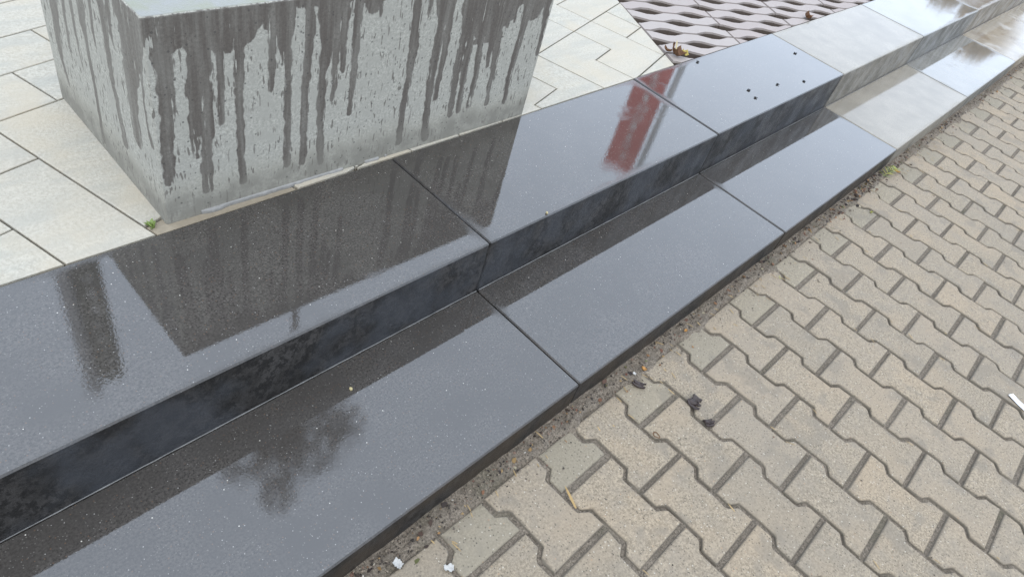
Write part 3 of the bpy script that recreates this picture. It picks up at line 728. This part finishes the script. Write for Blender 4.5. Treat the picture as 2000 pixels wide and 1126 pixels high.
# dead leaf stuck between the plaza tile, the grid paver and the upper step
dl = thing('dead_leaf', 'curled brown and yellow dead leaf with a pale stalk at the tile corner', 'leaf', (1.405, .86, Z2))
flake('leaf_blade', M_brown, .042, .047, .001, 51, .5, .4, (.018, .005, .0), (.1, .2, -.5), dl, 8, 9)
flake('leaf_tip', M_yleaf, .022, .03, .001, 52, .4, .3, (.045, -.016, .008), (.2, .1, -.7), dl)
flake('leaf_shred', M_brown, .014, .03, .001, 53, .5, .4, (.003, .034, .003), (.2, .1, .3), dl)
bm = bmesh.new(); blade(bm, (.012, .002, .008), (.55, .5, .6), .06, .0065, .15); bm_obj('stalk', bm, M_peb, dl)
tag(flake('small_dead_leaf', M_brown, .028, .034, .001, 55, .6, .4, (2.50, .845, Z2), (.4, .1, .2)), 'small reddish brown leaf scrap caught behind the pale upper step slab', 'leaf')
# thin husks and straws lying in the joints
M_mixs = simple('joint_straws', (.40, .28, .13), .75, .6, 40)
bm = bmesh.new(); rr = random.Random(77)
for k in range(150):
    r_ = rr.randrange(-4, 24); s = (r_+.5)*Q; y = rr.uniform(-.75, .1) if k % 2 else rr.uniform(.04, .125); x = s+rr.uniform(-.009, .009) if k % 2 else rr.uniform(-.6, 3.0)
    blade(bm, (x, y, max(soil_z(x, y), -.002)+.0035), (rr.uniform(-.5, .5), rr.choice((-1, 1)), rr.uniform(-.1, .2)), rr.uniform(.008, .024), rr.uniform(.0018, .0038), .2, 3)
st_ = stuff(bm_obj('joint_straws', bm, M_mixs)); st_['label'] = 'thin dry straws and husks lying in the paver joints'; st_['category'] = 'straw'

# small leaf bits gathered along the foot of the step
bl = NB('leaf_bits'); gg = bl.n('NewGeometry').outputs['Random Per Island']
M_bits = bl.out(Base_Color=bl.ramp(gg, [(0, (.018, .012, .010)), (.4, (.06, .035, .022)), (.62, (.15, .06, .03)), (.8, (.30, .16, .06)), (.92, (.10, .11, .03)), (1, (.42, .36, .25))]), Roughness=.75)
Vv = []; Ff = []; rr = random.Random(19)
for k in range(420):
    if k % 3 == 0: x = rr.gauss(1.75, .25)
    elif k % 3 == 1: x = rr.uniform(2.2, 5.5)
    else: x = rr.uniform(-.6, 2.4)
    y = YF-.006-abs(rr.gauss(0, .024)); z = max(soil_z(x, y), -.001 if y < .09 else -1)+.0022; s = rr.uniform(.002, .0062); a0 = rr.random()*6.28; n = rr.randint(5, 7); n0 = len(Vv); tx, ty = rr.gauss(0, .35), rr.gauss(0, .35)
    ring = [(s*rr.uniform(.5, 1.1)*math.cos(a0+6.283*q/n)*1.5, s*rr.uniform(.5, 1.1)*math.sin(a0+6.283*q/n)) for q in range(n)]
    ca, sa = math.cos(a0*3), math.sin(a0*3)
    for th in (0, -.0008):
        for p, q in ring: Vv.append((x+p*ca-q*sa, y+p*sa+q*ca, z+p*tx+q*ty+th))
    Ff.append(tuple(range(n0, n0+n))); Ff.append(tuple(range(n0+2*n-1, n0+n-1, -1)))
    for q in range(n): Ff.append((n0+q, n0+n+q, n0+n+(q+1) % n, n0+(q+1) % n))
lt = stuff(mesh_obj('leaf_bits', Vv, Ff, M_bits)); lt['label'] = 'broken brown leaf bits gathered in the soil along the lower step'; lt['category'] = 'leaf litter'

# ------------------------------------------------------------------ what the wet slabs mirror: flag masts and trees beyond the plaza
M_pole = simple('mast_aluminium', (.42, .43, .44), .35, .08, 20, Metallic=.3)
def flag_mast(pos, az, width, z0, z1, colr, side, label, gap, pr=.05):
    t_ = thing('flag_mast', label, 'flag', (pos[0], pos[1], .22))
    rv = Vector((math.sin(az), -math.cos(az), 0))     # to the viewer's right
    bm = bmesh.new(); bmesh.ops.create_cone(bm, cap_ends=True, segments=20, radius1=pr, radius2=pr*.85, depth=z1+.12)
    po = bm_obj('pole', bm, M_pole, t_, tuple(rv*(side*(width/2+gap+pr)))+(0,)[:0], True); po.location.z = (z1+.12)/2
    bm = bmesh.new(); bmesh.ops.create_uvsphere(bm, u_segments=12, v_segments=8, radius=.06); k = bm_obj('finial', bm, M_pole, t_, (po.location.x, po.location.y, z1+.14), True)
    vs = []; nx_, nz_ = 9, 30
    for j in range(nz_+1):
        for i in range(nx_+1):
            a = (i/nx_-.5)*width; z = z0+(z1-z0)*j/nz_
            q = rv*a+Vector((math.cos(az), math.sin(az), 0))*(.02*math.sin(z*3.1+a*9)); vs.append((q.x, q.y, z))
    fs = [(j*(nx_+1)+i, j*(nx_+1)+i+1, (j+1)*(nx_+1)+i+1, (j+1)*(nx_+1)+i) for j in range(nz_) for i in range(nx_)]
    bn = mesh_obj('banner', vs, fs, colr, t_, smooth=True); sm = bn.modifiers.new('thick', 'SOLIDIFY'); sm.thickness = .004
    # pale upright lettering, too distorted in the wet stone to be read: plain strokes
    rr = random.Random(int(width*1000)); z = z0+.25; cz = Vector((-math.cos(az), -math.sin(az), 0))*.034
    while z < z1-.35:
        h = rr.uniform(.10, .17); bm = bmesh.new()
        for s in range(3):
            a0 = rr.uniform(-.1, .04)*width*1.6; a1 = a0+rr.uniform(.05, .12)*width*1.4; b0 = z+h*rr.uniform(0, .5); b1 = b0+h*rr.uniform(.2, .5)
            q = [rv*a+cz+Vector((0, 0, b)) for a, b in ((a0, b0), (a1, b0), (a1, b1), (a0, b1))]; q2 = [p-cz*.12 for p in q]
            v8 = [bm.verts.new(p) for p in q+q2]
            for f in ((0, 1, 2, 3), (7, 6, 5, 4), (0, 4, 5, 1), (1, 5, 6, 2), (2, 6, 7, 3), (3, 7, 4, 0)): bm.faces.new([v8[x] for x in f])
        bm_obj('lettering', bm, M_white, bn); z += h+.05
    return t_
M_red = simple('red_banner_cloth', (.66, .13, .115), .8, .1, 6); M_grn = simple('dark_green_banner_cloth', (.10, .11, .08), .8, .15, 6)
def polar(az, D, o=(0, 0)): return (o[0]+D*math.cos(R(az)), o[1]+D*math.sin(R(az)))
flag_mast(polar(26.35, 8.0, (.70, .55)), R(26.35), .46, 1.6, 4.80, M_red, 1, 'tall red banner with pale lettering on a grey mast, mirrored in the wet upper step', .035)
flag_mast(polar(75.3, 4.3, (-.64, .68)), R(75.3), .235, 1.8, 5.45, M_grn, -1, 'tall dark green banner on a grey mast, mirrored in the upper step beside the block', -.02, .07)
M_trunk = simple('tree_bark', (.075, .055, .04), .9, .4, 12)
def leaf_mat(name, c): return simple(name, c, .6, .5, 3)
def tree(loc, H, crown, seed, leaf, label, nleaf=4200, lsize=.09, group='trees beyond the plaza'):
    """crown: list of (dx, dy, z, radius) lumps"""
    rr = np.random.default_rng(seed); t_ = thing('tree', label, 'tree', loc, group)
    bm = bmesh.new()
    def limb(p, q, r0, r1):
        p = Vector(p); q = Vector(q); d = (q-p).normalized(); s = d.cross(Vector((.3, .9, .1))).normalized(); u = d.cross(s); prev = None
        for k in range(5):
            t = k/4; c = p.lerp(q, t)+s*.04*math.sin(t*5); r_ = r0+(r1-r0)*t; cur = [bm.verts.new(c+(s*math.cos(a)+u*math.sin(a))*r_) for a in np.linspace(0, 6.283, 8, endpoint=False)]
            if prev:
                for a in range(8): bm.faces.new((prev[a], prev[(a+1) % 8], cur[(a+1) % 8], cur[a]))
            prev = cur
    zl = min(c[2]-c[3]*.6 for c in crown); limb((0, 0, -.1), (0, 0, zl), H*.004, H*.003); limb((0, 0, zl), (crown[0][0]*.5, crown[0][1]*.5, crown[0][2]+crown[0][3]*.4), H*.006, H*.002)
    for c in crown: limb((0, 0, zl+.1), (c[0], c[1], c[2]), H*.003, H*.001)
    bm_obj('trunk', bm, M_trunk, t_, smooth=True)
    wts = np.array([c[3]**2 for c in crown]); wts = wts/wts.sum(); Vv = []; Ff = []
    idx = rr.choice(len(crown), nleaf, p=wts)
    # leaves gather in sprays
    for k in idx:
        c = crown[k]; d = rr.normal(size=3); d /= np.linalg.norm(d); rad = c[3]*rr.uniform(.25, 1)**.6
        p = np.array(c[:3])+d*rad*np.array([1, 1, .9]); 
        if vnoise(np.array([p[0]*1.0+p[2]*.7]), np.array([p[1]+p[2]*.4]), c[3]*.4, seed)[0] < .33: continue
        a = rr.normal(size=3); a /= np.linalg.norm(a); b = np.cross(a, rr.normal(size=3)); b /= np.linalg.norm(b); s = lsize*rr.uniform(.6, 1.3)
        q = [p-a*s, p+b*s*.5-a*s*.2, p+a*s, p-b*s*.5-a*s*.2]; n0 = len(Vv); Vv += [tuple(x) for x in q]; Ff.append((n0, n0+1, n0+2, n0+3))
    mesh_obj('crown', Vv, Ff, leaf, t_)
    return t_
M_plum = leaf_mat('plum_brown_leaves', (.05, .035, .032)); M_copper = leaf_mat('copper_leaves', (.42, .26, .12))
def at_az(az, D): x, y = polar(az, D, (-.5, .3)); return (x, y, .2)
def lump(az, el, D, rad, base_az=56., base_D=5.2):
    bx, by, _ = at_az(base_az, base_D); x, y, _ = at_az(az, D); return (x-bx, y-by, D*math.tan(R(el))-.12, rad)
tree(at_az(56, 5.2), 10, [lump(57.3, 61.6, 5.2, .33), lump(56, 58.5, 5.2, .55), lump(62.3, 58.2, 5.2, .45), lump(51.5, 56.8, 5.2, .55), lump(48.6, 55.3, 5.2, .4), lump(57.5, 56.2, 5.2, .42)],
     71, M_plum, 'slender plum-leaved tree, mirrored in the wet lower step', 3000, .05)
def tree_far(az, D, el_top, rad, seed, label):
    h = (D-4.2)*math.tan(R(el_top)); tree(at_az(az, D), h, [(0, 0, h-rad, rad), (rad*.6, -.5*rad, h-1.5*rad, rad*.9), (-.6*rad, .5*rad, h-1.6*rad, rad*.9), (0, 0, h-2.3*rad, rad*1.05)], seed, M_copper, label, 3800, .16)
tree_far(5.9, 26, 13.7, .62, 81, 'copper-leaved tree far off beyond the end of the steps')
tree_far(9.2, 26, 11.9, .5, 82, 'smaller copper-leaved tree left of its taller neighbour')
